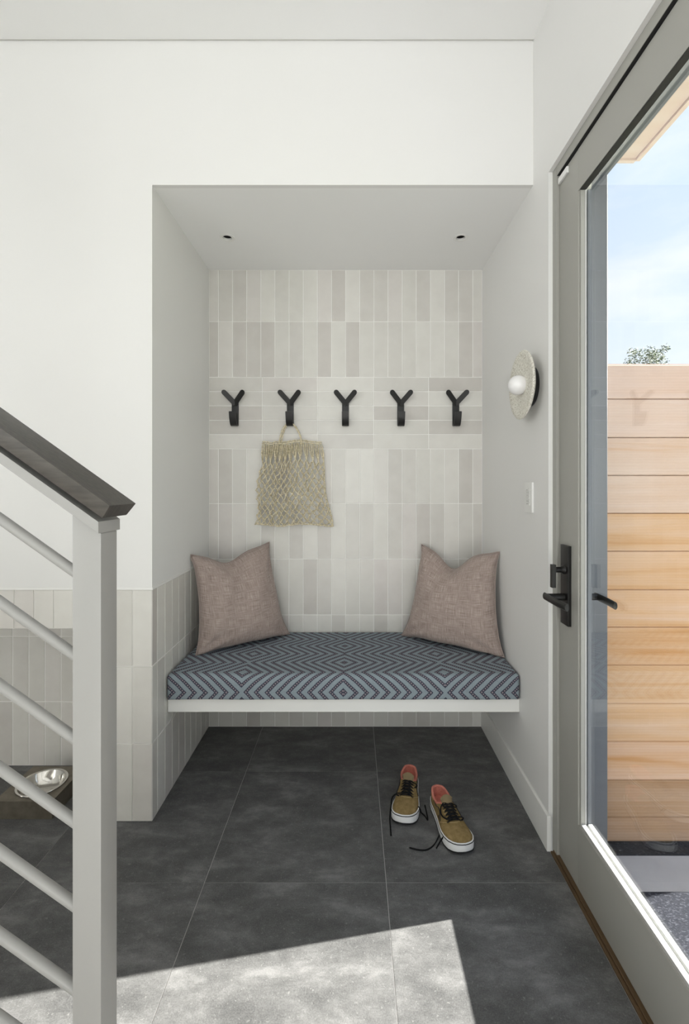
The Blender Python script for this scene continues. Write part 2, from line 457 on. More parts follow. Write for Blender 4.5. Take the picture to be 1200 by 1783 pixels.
# ------------------------------------------------------------------ alcove left wall (tiled dado) with its front end
bm = bmesh.new()
box(bm, (XN + .004, YF + G + .002, -.1), (XL - G, 2.72, ZT), 1)
box(bm, (XN, YF, ZT), (XL, 2.72, ZC + .08), 0)
wall_left = struct(obj('wall_left', bm, [MAT['wall'], MAT['grout']]), 'alcove left wall, white above a grey tile dado')
zr = [0, .3105, .6205, ZT - .004]
ys = [YF, YF + .050] + [YF + .050 + PW * i for i in range(1, 9)] + [YB]
for z0, z1 in zip(zr, zr[1:]):
    for y0, y1 in zip(ys, ys[1:]):
        put_tile(wall_left, XL, (y0 + y1) / 2, (z0 + z1) / 2, y1 - y0, z1 - z0, R(90))
for z0, z1 in zip(zr, zr[1:]):
    for k in range(3):
        x1 = XL - PW * k; x0 = max(x1 - PW, XN)
        if x1 - x0 > .01: put_tile(wall_left, (x0 + x1) / 2, YF, (z0 + z1) / 2, x1 - x0, z1 - z0)

# ------------------------------------------------------------------ front wall: above niche, above alcove
def holes_slab(bm, x0, x1, y0, y1, z0, z1, holes, mi=0):
    xs = sorted({x0, x1, *[h[0] - h[2] for h in holes], *[h[0] + h[2] for h in holes]})
    yy = sorted({y0, y1, *[h[1] - h[2] for h in holes], *[h[1] + h[2] for h in holes]})
    for xa, xb in zip(xs, xs[1:]):
        for ya, yb in zip(yy, yy[1:]):
            cx, cy = (xa + xb) / 2, (ya + yb) / 2
            if any(abs(cx - h[0]) < h[2] and abs(cy - h[1]) < h[2] for h in holes): continue
            box(bm, (xa, ya, z0), (xb, yb, z1), mi)
DL = [(-.610, 2.27), (.521, 2.27)]
bm = bmesh.new()
box(bm, (XW, YF, ZT), (XN, 2.4, ZC + .08), 0)
box(bm, (XW, YF + G + .002, ZN), (XN, 2.4, ZT), 1)
holes_slab(bm, XL, XR, YF + .02, YB + .01, ZA, ZA + .05, [(x, y, .024) for x, y in DL], 2)
box(bm, (XL, YF, ZA), (XR, YF + .02, ZC + .08), 0)
box(bm, (XL, YF + .02, ZA + .11), (XR, YB + .1, ZC + .08), 0)
wall_front = struct(obj('wall_front', bm, [MAT['wall'], MAT['grout'], MAT['ceiling']]), 'white wall over the alcove and the low pet niche')
for z0, z1 in ((ZN, ZT - .004),):
    for k in range(2, 31):
        x1 = min(XL - PW * k, XN); x0 = XL - PW * (k + 1)
        put_tile(wall_front, (x0 + x1) / 2, YF, (z0 + z1) / 2, x1 - x0, z1 - z0)
bm = bmesh.new()
box(bm, (XW, YN + G, -.1), (XN + .01, 2.4, ZN + .05), 0)
wall_niche = struct(obj('wall_niche', bm, MAT['grout']), 'tiled back of the low pet niche')
for z0, z1 in ((0, .306), (.306, .619), (.619, ZN)):
    for k in range(29):
        x1 = min(-1.015 - .0775 * k + .0775, XN); x0 = -1.015 - .0775 * k
        put_tile(wall_niche, (x0 + x1) / 2, YN, (z0 + z1) / 2, x1 - x0, z1 - z0)
# slim white profile over the dado
bm = bmesh.new(); box(bm, (XW, YF - .0025, ZT - .005), (XL + .0025, YF + .003, ZT + .005)); box(bm, (XL - .003, YF + .003, ZT - .005), (XL + .0025, YB, ZT + .005))
struct(obj('trim_1', bm, MAT['white_trim']), 'slim white edge profile on top of the tile dado')

# ------------------------------------------------------------------ ceiling with a shadow gap along the front wall
bm = bmesh.new(); box(bm, (XW, YR, ZC), (XR + .1, YF - .008, ZC + .1), 0)
struct(obj('ceiling', bm, MAT['ceiling']), 'white ceiling with a thin reveal along the wall')
bm = bmesh.new(); box(bm, (XW, YF - .008, ZC + .006), (XR, YF, ZC + .08)); struct(obj('trim_2', bm, MAT['shadow_gap']), 'recessed reveal bead at the ceiling edge')

# ------------------------------------------------------------------ right wall with the door opening
DY0, DY1, DZ = .735, 1.725, 2.4985
bm = bmesh.new()
box(bm, (XR, DY1, .136), (.89, 2.72, ZC + .08))
box(bm, (XR + .002, DY1 + .002, -.1), (.89, 2.72, .136))
box(bm, (XR, DY0, DZ), (.89, DY1, ZC + .08))
box(bm, (XR, YR, -.1), (.89, DY0, ZC + .08))
wall_right = struct(obj('wall_right', bm, MAT['wall']), 'white right wall beside the glazed door')
bm = bmesh.new()
box(bm, (.89, DY1, -.4), (.905, 2.72, 3.6)); box(bm, (.89, DY0, DZ), (.905, DY1, 3.6)); box(bm, (.89, YR, -.4), (.905, DY0, 3.6))
obj('exterior_cladding', bm, MAT['cladding'], wall_right)
bm = bmesh.new(); box(bm, (.712, 1.718, 0), (XR + .006, YB - .001, .130)); bevel_all(bm, .001, 1)
struct(obj('baseboard_right', bm, MAT['white_trim']), 'white flush baseboard below the right wall')

# rest of the room, behind the camera
SY0, SY1, SZ0, SZ1 = -3.2, -1.0, .60, 2.60
bm = bmesh.new(); box(bm, (XW - .15, YR, -.1), (XW, SY0, ZC + .08)); box(bm, (XW - .15, SY1, -.1), (XW, 2.4, ZC + .08))
box(bm, (XW - .15, SY0, -.1), (XW, SY1, SZ0)); box(bm, (XW - .15, SY0, SZ1), (XW, SY1, ZC + .08)); struct(obj('wall_stair', bm, MAT['wall']), 'white wall on the stair side')
bm = bmesh.new()
WX0, WX1, WZ0, WZ1 = -2.1, .7, .25, 2.95
box(bm, (XW, YR - .15, -.1), (WX0, YR, ZC + .08)); box(bm, (WX1, YR - .15, -.1), (.89, YR, ZC + .08))
box(bm, (WX0, YR - .15, -.1), (WX1, YR, WZ0)); box(bm, (WX0, YR - .15, WZ1), (WX1, YR, ZC + .08))
struct(obj('wall_rear', bm, MAT['wall']), 'white wall behind with a wide window')
bm = bmesh.new()
for xx in (WX0, -1.42, -.42, WX1 - .05): box(bm, (xx, YR - .11, WZ0), (xx + .05, YR - .05, WZ1))
for zz in (WZ0, WZ1 - .05): box(bm, (WX0, YR - .11, zz), (WX1, YR - .05, zz + .05))
win = struct(obj('window_1', bm, MAT['white_trim']), 'wide white framed window behind')
bm = bmesh.new()
for yy in (SY0, (SY0 + SY1) / 2 - .02, SY1 - .05): box(bm, (XW - .11, yy, SZ0), (XW - .05, yy + .05, SZ1))
for zz in (SZ0, SZ1 - .05): box(bm, (XW - .109, SY0, zz), (XW - .051, SY1, zz + .05))
win2 = struct(obj('added_window_2', bm, MAT['white_trim']), 'white framed window added for the side fill light')  # unseen window, made up to let the side fill in
bx('pane', (XW - .085, SY0 + .02, SZ0 + .02), (XW - .079, SY1 - .02, SZ1 - .02), MAT['glass'], win2)
bx('pane', (WX0 + .02, YR - .085, WZ0 + .02), (WX1 - .02, YR - .079, WZ1 - .02), MAT['glass'], win)

# ------------------------------------------------------------------ door frame, threshold, door leaf
tf = struct(empty('trim_3'), 'grey door frame')
LY0, LY1, LZ0, LZ1 = .772, 1.687, .012, 2.456
FXI = .735; LX0, LX1 = .7445, .7895
def jamb(name, a, b, m='frame_paint'): return bx(name, a, b, MAT[m], tf, .0012, 1)
jamb('jamb', (FXI, 1.690, 0), (.795, DY1, DZ)); jamb('jamb', (FXI, DY0, 0), (.795, LY0 - .003, DZ))
jamb('head', (FXI, LY0 - .003, LZ1 + .006), (.795, 1.690, DZ))
jamb('outer_jamb', (.793, 1.668, -.12), (.907, DY1, DZ), 'cladding'); jamb('outer_jamb', (.793, DY0, -.12), (.907, .79, DZ), 'cladding')
jamb('outer_head', (.793, .79, 2.4515), (.907, 1.668, DZ), 'cladding')
bm = bmesh.new(); box(bm, (.7232, DY0, -.002), (.7325, 1.715, .006)); box(bm, (.7325, DY0, -.002), (.907, 1.715, .010)); bevel_all(bm, .001, 1)
struct(obj('trim_4', bm, MAT['threshold']), 'bronze door threshold strip on the floor')

door = struct(empty('door_1', (LX0, LY1, LZ0)), 'grey framed glazed exterior door with black lever')
def dpart(name, bm, mat, parent=None, smooth=None):
    p = parent or door
    bmesh.ops.translate(bm, vec=-Vector(door.location), verts=bm.verts[:])
    return obj(name, bm, mat, p, smooth)
def dbox(name, a, b, mat, bev=.0015, parent=None):
    bm = bmesh.new(); box(bm, a, b)
    if bev: bevel_all(bm, bev, 2)
    return dpart(name, bm, mat, parent, 40)
GY0, GY1, GZ0, GZ1 = .905, 1.549, .221, 2.319
dbox('stile', (LX0, GY1, LZ0), (LX1, LY1, LZ1), MAT['door_paint'])
dbox('stile', (LX0, LY0, LZ0), (LX1, GY0, LZ1), MAT['door_paint'])
bm = bmesh.new(); box(bm, (LX0, GY0, GZ1), (.766, GY1, LZ1)); box(bm, (.766, GY0, 2.362), (LX1, GY1, LZ1)); dpart('top_rail', bm, MAT['door_paint'])
dbox('rail_shade_strip', (.7462, GY0, GZ1 - .003), (.7655, GY1 - .011, GZ1 - .0001), MAT['shade_strip'], 0)  # dark strip that paints the shade under the top rail
bm = bmesh.new(); box(bm, (.7358, LY0, LZ1 + .0048), (.752, 1.688, LZ1 + .0059)); obj('head_shade_strip', bm, MAT['shade_strip'], tf)  # dark strip that paints the shaded gap below the frame head
dbox('bottom_rail', (LX0, GY0, LZ0), (LX1, GY1, GZ0), MAT['door_paint'], .0008)
dbox('glass_pane', (.7662, GY0 + .001, GZ0 + .001), (.772, GY1 - .001, 2.361), MAT['glass'], 0)
for (x0, x1, t, m_) in ((.7495, .7638, .010, 'door_paint'), (.7725, .786, .010, 'cladding')):
    dbox('glazing_bead', (x0, GY1 - t, GZ0), (x1, GY1, GZ1), MAT[m_], .001)
    dbox('glazing_bead', (x0, GY0, GZ0), (x1, GY0 + t, GZ1), MAT[m_], .001)
    dbox('glazing_bead', (x0, GY0 + t, GZ0), (x1, GY1 - t, GZ0 + t), MAT['bead'], .001)
dbox('spacer', (.7640, GY1 - .0120, GZ0 + .010), (.7658, GY1 - .0002, GZ1 - .003), MAT['plastic'], 0)
pl = dbox('handle_plate', (.7325, 1.596, .862), (LX0, 1.654, 1.137), MAT['bronze'], .0015)
# interior lever: neck out of the plate, arm towards the hinge side
def lever(bm, xs, xe, ylen):
    lathe(bm, [(.001, xs), (.013, xs), (.0115, (xs + xe) / 2), (.0115, xe), (.001, xe)], 20, 'X', (0, 1.628, .957))
    s = 1 if xe > xs else -1
    pts = [(xe + s * .004, 1.643, .957), (xe + s * .004, 1.628, .957), (xe + s * .004, 1.60, .957), (xe + s * .003, 1.628 - ylen * .6, .957), (xe - s * .002, 1.628 - ylen, .957)]
    rings = []
    for (px, py, pz) in smooth_path(pts, 5):
        hw, hh = .0065, .0125
        rings.append([bm.verts.new((px + hw * math.cos(q), py, pz + hh * math.sin(q))) for q in [2 * math.pi * k / 14 for k in range(14)]])
    for A, B in zip(rings, rings[1:]):
        for k in range(14): bm.faces.new((A[k], A[(k + 1) % 14], B[(k + 1) % 14], B[k]))
    bm.faces.new(rings[0]); bm.faces.new(rings[-1])
bm = bmesh.new(); lever(bm, .733, .676, .145); dpart('lever', bm, MAT['bronze'], None, 50)
bm = bmesh.new(); lever(bm, LX1, .846, .123); dpart('lever', bm, MAT['bronze'], None, 50)
bm = bmesh.new()
lathe(bm, [(.001, .733), (.017, .733), (.015, .727), (.010, .722), (.010, .702), (.001, .702)], 20, 'X', (0, 1.626, 1.052))
b2 = box(bm, (.688, 1.618, .990), (.702, 1.634, 1.070)); dpart('thumb_turn', bm, MAT['bronze'], None, 40)
dbox('sensor', (.7365, 1.615, 2.425), (LX0, 1.682, 2.447), MAT['plastic'], .002)['label'] = 'small white contact sensor at the top corner'

# ------------------------------------------------------------------ outside
bm = bmesh.new(); box(bm, (.905, -12, -.25), (30, 30, -.118)); struct(obj('yard', bm, MAT['grass']), 'lawn beyond the paving')
bm = bmesh.new(); box(bm, (.905, -2.5, -.2), (2.9, 1.797, -.074)); bevel_all(bm, .004, 1)
struct(obj('paving', bm, MAT['concrete']), 'grey concrete paving outside the door')
bm = bmesh.new(); box(bm, (.905, 1.797, -.2), (2.9, 2.25, -.070)); struct(obj('gravel_strip', bm, MAT['gravel']), 'dark gravel strip under the cedar fence')
bm = bmesh.new(); box(bm, (.925, .75, -.074), (1.95, 1.622, -.062)); bevel_all(bm, .005, 2)
tag(obj('doormat', bm, MAT['mat']), 'blue tweed doormat on the concrete outside the glass door', 'doormat')

fence = tag(empty('cedar_fence', (.93, 1.85, -.07)), 'horizontal cedar board fence outside beyond the glass door', 'fence')
edges = [635, 695, 762, 828, 894, 960, 1027, 1092, 1158, 1225, 1291, 1358, 1423, 1465]
FYF, FX0, FX1 = 1.85, .912, 2.368
for a, b in zip(edges, edges[1:]):
    z1 = EYE - (a - 845) / 815 * FYF; z0 = EYE - (b - 845) / 815 * FYF
    bm = bmesh.new()
    # bevelled board, thicker at its lower edge so that each laps the next
    prof = [(0.004, z1), (0.0005, z1 - .003), (-.003, z0 + .006), (-.0015, z0 + .0022), (.012, z0 + .0022), (.012, z0 + .010), (.022, z0 + .010), (.022, z1 + .006), (.0135, z1 + .006), (.0135, z1)]
    A = [bm.verts.new((FX0, FYF + y, z)) for y, z in prof]; B = [bm.verts.new((FX1, FYF + y, z)) for y, z in prof]
    K_ = len(prof)
    for k in range(K_): bm.faces.new((A[k], A[(k + 1) % K_], B[(k + 1) % K_], B[k]))
    bm.faces.new(A); bm.faces.new(B)
    bmesh.ops.translate(bm, vec=-Vector(fence.location), verts=bm.verts[:])
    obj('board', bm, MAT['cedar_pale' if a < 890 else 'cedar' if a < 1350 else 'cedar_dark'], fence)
for xx in (1.0, FX1 - .09):
    bm = bmesh.new(); box(bm, (xx, FYF + .0225, -.0695), (xx + .09, FYF + .112, 1.80)); bmesh.ops.translate(bm, vec=-Vector(fence.location), verts=bm.verts[:])
    obj('post', bm, MAT['cedar'], fence)

# eave over the door: cedar soffit boards and fascia
eave = struct(empty('canopy', (.905, 1.0, 2.6)), 'cedar clad eave above the door outside')
for k in range(2):
    x0 = .906 + .093 * k
    bm = bmesh.new(); box(bm, (x0, -1.5, 2.606), (x0 + .091, 1.805, 2.62)); bmesh.ops.translate(bm, vec=-Vector(eave.location), verts=bm.verts[:]); obj('board', bm, MAT['cedar_soffit'], eave)
bm = bmesh.new(); box(bm, (1.0915, -1.5, 2.598), (1.108, 1.81, 2.80)); box(bm, (.906, 1.8055, 2.598), (1.0915, 1.822, 2.80)); bmesh.ops.translate(bm, vec=-Vector(eave.location), verts=bm.verts[:]); obj('fascia', bm, MAT['cedar_soffit'], eave)

# tree beyond the fence
def tree():
    t = tag(empty('garden_tree', (5.66, 9.0, -.118)), 'green leafy tree top showing above the cedar fence', 'tree')
    bm = bmesh.new(); tube(bm, smooth_path([(0, 0, 0), (.03, 0, 1.2), (-.02, .02, 2.3), (.05, 0, 3.3)], 4), [.10 - .005 * i for i in range(13)], 8)
    for a in range(9):
        q = a * 2.4; z0 = 1.6 + .18 * a
        tube(bm, smooth_path([(0, 0, z0), (.25 * math.cos(q), .25 * math.sin(q), z0 + .35), (.42 * math.cos(q), .42 * math.sin(q), z0 + .62)], 3), .018, 5)
    obj('trunk', bm, MAT['bark'], t, 60)
    bm = bmesh.new(); rr = random.Random(5)
    clumps = [(-.24, .1, 3.86, .15), (-.05, -.1, 3.92, .19), (.14, 0, 3.90, .18), (.28, .1, 3.97, .14), (.34, 0, 4.10, .08), (-.30, 0, 4.02, .09), (-.08, .2, 4.07, .09), (0, 0, 3.6, .4), (.2, .2, 3.4, .45), (-.2, -.2, 3.3, .45), (.1, -.3, 3.0, .5), (-.2, .3, 2.8, .55), (.2, 0, 2.5, .5)]
    for cx, cy, cz, cr in clumps:
        for _ in range(int(420 * (cr / .25) ** 1.5)):
            d = Vector((rr.gauss(0, 1), rr.gauss(0, 1), rr.gauss(0, 1))).normalized() * cr * rr.uniform(.4, 1.0)
            p = Vector((cx, cy, cz)) + d
            u = Vector((rr.gauss(0, 1), rr.gauss(0, 1), rr.gauss(0, .6))).normalized(); v = u.orthogonal().normalized()
            L, Wd = rr.uniform(.03, .055), rr.uniform(.010, .018)
            vs = [bm.verts.new(p + q) for q in (u * 0, u * L * .5 + v * Wd, u * L, u * L * .5 - v * Wd)]
            bm.faces.new(vs)
    f = obj('foliage', bm, MAT['leaf'], t, None, False); f['kind'] = 'stuff'
tree()

# ------------------------------------------------------------------ bench shelf and cushion
YS = 2.023
bm = bmesh.new(); box(bm, (XL + .002, YS, .3645), (XR - .0005, YB - .004, .4266)); bevel_all(bm, .0015, 1)
tag(obj('bench_shelf', bm, MAT['white_trim']), 'white floating bench shelf spanning the tiled alcove', 'bench')

def cushion():
    # rounded, slightly crowned slab
    bm = bmesh.new(); nx, nr = 60, 10
    x0, x1, y0, y1, z0, z1 = XL + .004, XR - .004, 1.998, YB - .008, .4268, .533
    # cross-section in (y, z), round front edges
    prof = []
    def arc(cy, cz, ry, rz, a0, a1, n):
        for k in range(n + 1):
            a = R(a0 + (a1 - a0) * k / n); prof.append((cy + ry * math.cos(a), cz + rz * math.sin(a)))
    arc(y0 + .012, z0 + .010, .012, .010, 270, 180, 5)
    arc(y0 + .030, z1 - .034, .030, .034, 180, 90, 9)
    for k in range(1, 14):
        t = k / 14; prof.append((y0 + .03 + (y1 - y0 - .05) * t, z1 + .004 * math.sin(math.pi * t)))
    arc(y1 - .020, z1 - .020, .020, .020, 90, 0, 5)
    prof.append((y1, z0 + .004)); prof.append((y1 - .004, z0))
    cy, cz = (y0 + y1) / 2, (z0 + z1) / 2
    rings = []
    for i in range(nx + 1):
        t = i / nx
        # denser stations near the ends, where the profile shrinks in a quarter round
        s = .5 - .5 * math.cos(math.pi * t)
        x = x0 + (x1 - x0) * s
        d = min(x - x0, x1 - x); rnd = .022
        k = 1.0 if d >= rnd else math.sqrt(max(0, 1 - (1 - d / rnd) ** 2))
        ring = []
        for (y, z) in prof:
            sh = rnd * (1 - k)
            yy = min(max(y, y0 + sh), y1 - sh); zz = min(z, z1 + .004 - sh)
            bul = .0035 * math.sin(x * 19 + 1) * (1 if y < y0 + .02 else .3)
            ring.append(bm.verts.new((x, yy + (bul if y < y1 - .05 else 0) * .5, zz)))
        rings.append(ring)
    n = len(prof)
    for A, B in zip(rings, rings[1:]):
        for k in range(n): bm.faces.new((A[k], A[(k + 1) % n], B[(k + 1) % n], B[k]))
    bm.faces.new(rings[0]); bm.faces.new(rings[-1])
    org = Vector((0, 1.998, .533))
    bmesh.ops.translate(bm, vec=-org, verts=bm.verts[:])
    o = obj('seat_cushion', bm, MAT['weave'], None, 60); o.location = org
    tag(o, 'long blue grey bench cushion with dark zigzag diamond weave', 'cushion')
cushion()

# ------------------------------------------------------------------ pillows
def pillow(name, TL, TR, BR, BL, back, thick, chop_u, chop_d, label, seed):
    TL, TR, BR, BL = map(Vector, (TL, TR, BR, BL)); back = Vector(back).normalized()
    rr = random.Random(seed); N = 30; bm = bmesh.new(); uvl = bm.loops.layers.uv.new('UVMap')
    ph = [rr.uniform(0, 6) for _ in range(6)]
    def pos(u, v, side):
        a, b = u * 2 - 1, v * 2 - 1      # v=0 bottom
        # concave edges between pointed corners
        ins = .050
        uu = u + ins * (1 - b * b) * (-a) * (abs(a) ** 1.2)
        vv = v + ins * .6 * (1 - a * a) * (-b) * (abs(b) ** 2) * (1.0 if b > 0 else .55)
        p = BL * (1 - uu) * (1 - vv) + BR * uu * (1 - vv) + TR * uu * vv + TL * (1 - uu) * vv
        # karate chop at the top edge
        c = math.exp(-((u - chop_u) / .20) ** 2) * max(0, (v - .45) / .55) ** 1.6
        p = p + Vector((0, 0, -chop_d)) * c
        f = (max(0, 1 - abs(a) ** 2.6) * max(0, 1 - abs(b) ** 2.6)) ** .52
        f *= 1 - .35 * c
        w = .0070 * math.sin(9 * u + 5 * v + ph[0]) * math.sin(7 * v - 4 * u + ph[1]) + .004 * math.sin(17 * u - 9 * v + ph[2])
        # creases that fan from the corners
        for (cu, cv, kk) in ((0, 0, 9), (1, 0, 8), (0, 1, 10), (1, 1, 9)):
            du, dv = u - cu, v - cv; dist = math.hypot(du, dv); ang = math.atan2(abs(dv), abs(du) + 1e-6)
            w += .0140 * math.sin(ang * kk + ph[3] + cu * 2 + cv) * math.exp(-((dist - .17) / .10) ** 2)
        # pointed ears
        for (cu, cv, cp) in ((0, 0, BL), (1, 0, BR), (0, 1, TL), (1, 1, TR)):
            k_ = math.exp(-(math.hypot(u - cu, v - cv) / .075) ** 1.5)
            p = p + (cp - (BL + BR + TL + TR) / 4).normalized() * (.014 * k_)
        off = (thick * f + w * min(1, f * 1.5)) * (1 if side > 0 else .55)
        p = p - back * off * side
        return p
    grid = {}
    for s in (1, -1):
        for i in range(N + 1):
            for j in range(N + 1):
                u, v = i / N, j / N
                edge = i in (0, N) or j in (0, N)
                if edge and s == -1: grid[s, i, j] = grid[1, i, j]; continue
                uu = .5 - .5 * math.cos(math.pi * u) if True else u
                vv = .5 - .5 * math.cos(math.pi * v)
                uu = .6 * u + .4 * uu; vv = .6 * v + .4 * vv
                p = pos(uu, vv, s)
                # stay clear of the walls and the cushion
                p.x = min(max(p.x, XL + .006), XR - .004); p.y = min(p.y, YB - .004); p.z = max(p.z, .5395)
                grid[s, i, j] = bm.verts.new(p)
        for i in range(N):
            for j in range(N):
                q = [(i, j), (i + 1, j), (i + 1, j + 1), (i, j + 1)]
                if s == -1: q = q[::-1]
                vs = [grid[s, a, b] for a, b in q]
                f = bm.faces.new(vs)
                for lp, (a, b) in zip(f.loops, q): lp[uvl].uv = (a / N + (0 if s > 0 else 2), b / N)
    org = (BL + BR) / 2; org.z = .536
    bmesh.ops.translate(bm, vec=-org, verts=bm.verts[:])
    o = obj(name, bm, MAT['linen'], None, 180); o.location = org
    # seam piping round the edge
    me = o.data
    path = [Vector(grid_co) for grid_co in seam_path(me, N)]
    b2 = bmesh.new(); tube(b2, path, .0022, 6, True); obj('seam', b2, MAT['linen'], o, 180)
    tag(o, label, 'pillow', 'mauve linen pillows on the bench')
def seam_path(me, N):
    # the first (N+1)^2 vertices are the front grid, index i*(N+1)+j
    idx = [(i, 0) for i in range(N)] + [(N, j) for j in range(N)] + [(i, N) for i in range(N, 0, -1)] + [(0, j) for j in range(N, 0, -1)]
    return [me.vertices[i * (N + 1) + j].co.copy() for i, j in idx]
pillow('throw_pillow', (-.792, 2.305, .995), (-.468, 2.575, 1.022), (-.352, 2.535, .541), (-.742, 2.225, .541), (-.62, .72, .10), .105, .42, .050,
       'mauve linen pillow leaning in the left corner against the tile dado', 3)
pillow('throw_pillow', (.383, 2.575, 1.010), (.708, 2.295, 1.010), (.703, 2.200, .541), (.268, 2.515, .541), (.60, .74, .10), .105, .44, .090,
       'mauve linen pillow leaning in the right corner against the white wall', 8)

# ------------------------------------------------------------------ wall hooks
def hook_proto():
    t = empty('coat_hook')
    # stem plate against the wall, local y=0 is the tile face, -y towards the room
    bm = bmesh.new(); box(bm, (-.019, -.0065, -.100), (.019, -.0005, .030)); bevel_all(bm, .0012, 2); obj('stem', bm, MAT['black_metal'], t, 40)
    bm = bmesh.new()
    for sx in (-1, 1):
        # arm: flat bar bent out of the wall, round tip
        d = Vector((sx * .0505, 0, .056)); L = d.length; d.normalize(); n = Vector((-d.z, 0, d.x)) * 1.0
        hw = .0140; base = Vector((sx * .004, -.006, .026))
        out = []
        for k in range(0, 9):
            a = -math.pi / 2 + math.pi * k / 8; out.append((L - .008 + .014 * math.cos(a), hw * math.sin(a)))
        out += [(-.012, hw), (-.012, -hw)]
        def P(l, w, th):
            q = base + d * l + n * w; lean = max(0, l) / L * .040
            q.y = -.0065 - lean - th; return q
        F = [bm.verts.new(P(l, w, .006)) for l, w in out]; B = [bm.verts.new(P(l, w, 0)) for l, w in out]
        bm.faces.new(F); bm.faces.new(B[::-1]); K = len(out)
        for k in range(K): bm.faces.new((F[k], F[(k + 1) % K], B[(k + 1) % K], B[k]))
    obj('arm', bm, MAT['black_metal'], t, 35)
    bm = bmesh.new()
    # lower hook: strip folded forward and up from the foot of the stem
    prof = [(-.0065, -.100), (-.020, -.102), (-.036, -.098), (-.050, -.082), (-.060, -.060), (-.068, -.030)]
    prof = [(v.x, v.y) for v in smooth_path([(a, b, 0) for a, b in prof], 4)]
    A, B_, C_, D_ = [], [], [], []
    for i, (y, z) in enumerate(prof):
        q0 = Vector(prof[max(i - 1, 0)]); q1 = Vector(prof[min(i + 1, len(prof) - 1)]); tn = (q1 - q0).normalized(); nn = Vector((-tn.y, tn.x)) * .0028
        A.append(bm.verts.new((-.0185, y + nn.x, z + nn.y))); B_.append(bm.verts.new((.0185, y + nn.x, z + nn.y)))
        C_.append(bm.verts.new((.0185, y - nn.x, z - nn.y))); D_.append(bm.verts.new((-.0185, y - nn.x, z - nn.y)))
    for i in range(len(prof) - 1):
        for P_, Q_ in ((A, B_), (B_, C_), (C_, D_), (D_, A)): bm.faces.new((P_[i], Q_[i], Q_[i + 1], P_[i + 1]))
    for i in (0, -1): bm.faces.new((A[i], B_[i], C_[i], D_[i]))
    bmesh.ops.bevel(bm, geom=[e_ for e_ in bm.edges if all(abs(v.co.z - max(w.co.z for w in bm.verts)) < .004 for v in e_.verts)], offset=.0012, segments=2, affect='EDGES')
    obj('lower_hook', bm, MAT['black_metal'], t, 40)
    for sx in (-1, 1):
        bm = bmesh.new(); lathe(bm, [(.0001, -.0085), (.0032, -.0082), (.0036, -.0064)], 12, 'Y', (sx * .011, 0, .012)); obj('screw', bm, MAT['black_metal'], t, 60)
    return t
hp = hook_proto()
hl = ['black metal coat hook nearest the left end of the row', 'black metal coat hook that carries the net bag', 'black metal coat hook in the middle of the row', 'black metal coat hook right of the middle one', 'black metal coat hook nearest the wall lamp']
for i in range(5):
    t = hp
    if i:
        t = hp.copy(); COL.objects.link(t)
        for ch in hp.children:
            c = ch.copy(); COL.objects.link(c); c.parent = t
    t.location = (-.6565 + .307 * i, YB, 1.777)
    tag(t, hl[i], 'coat hook', 'black hooks on the tiled wall')

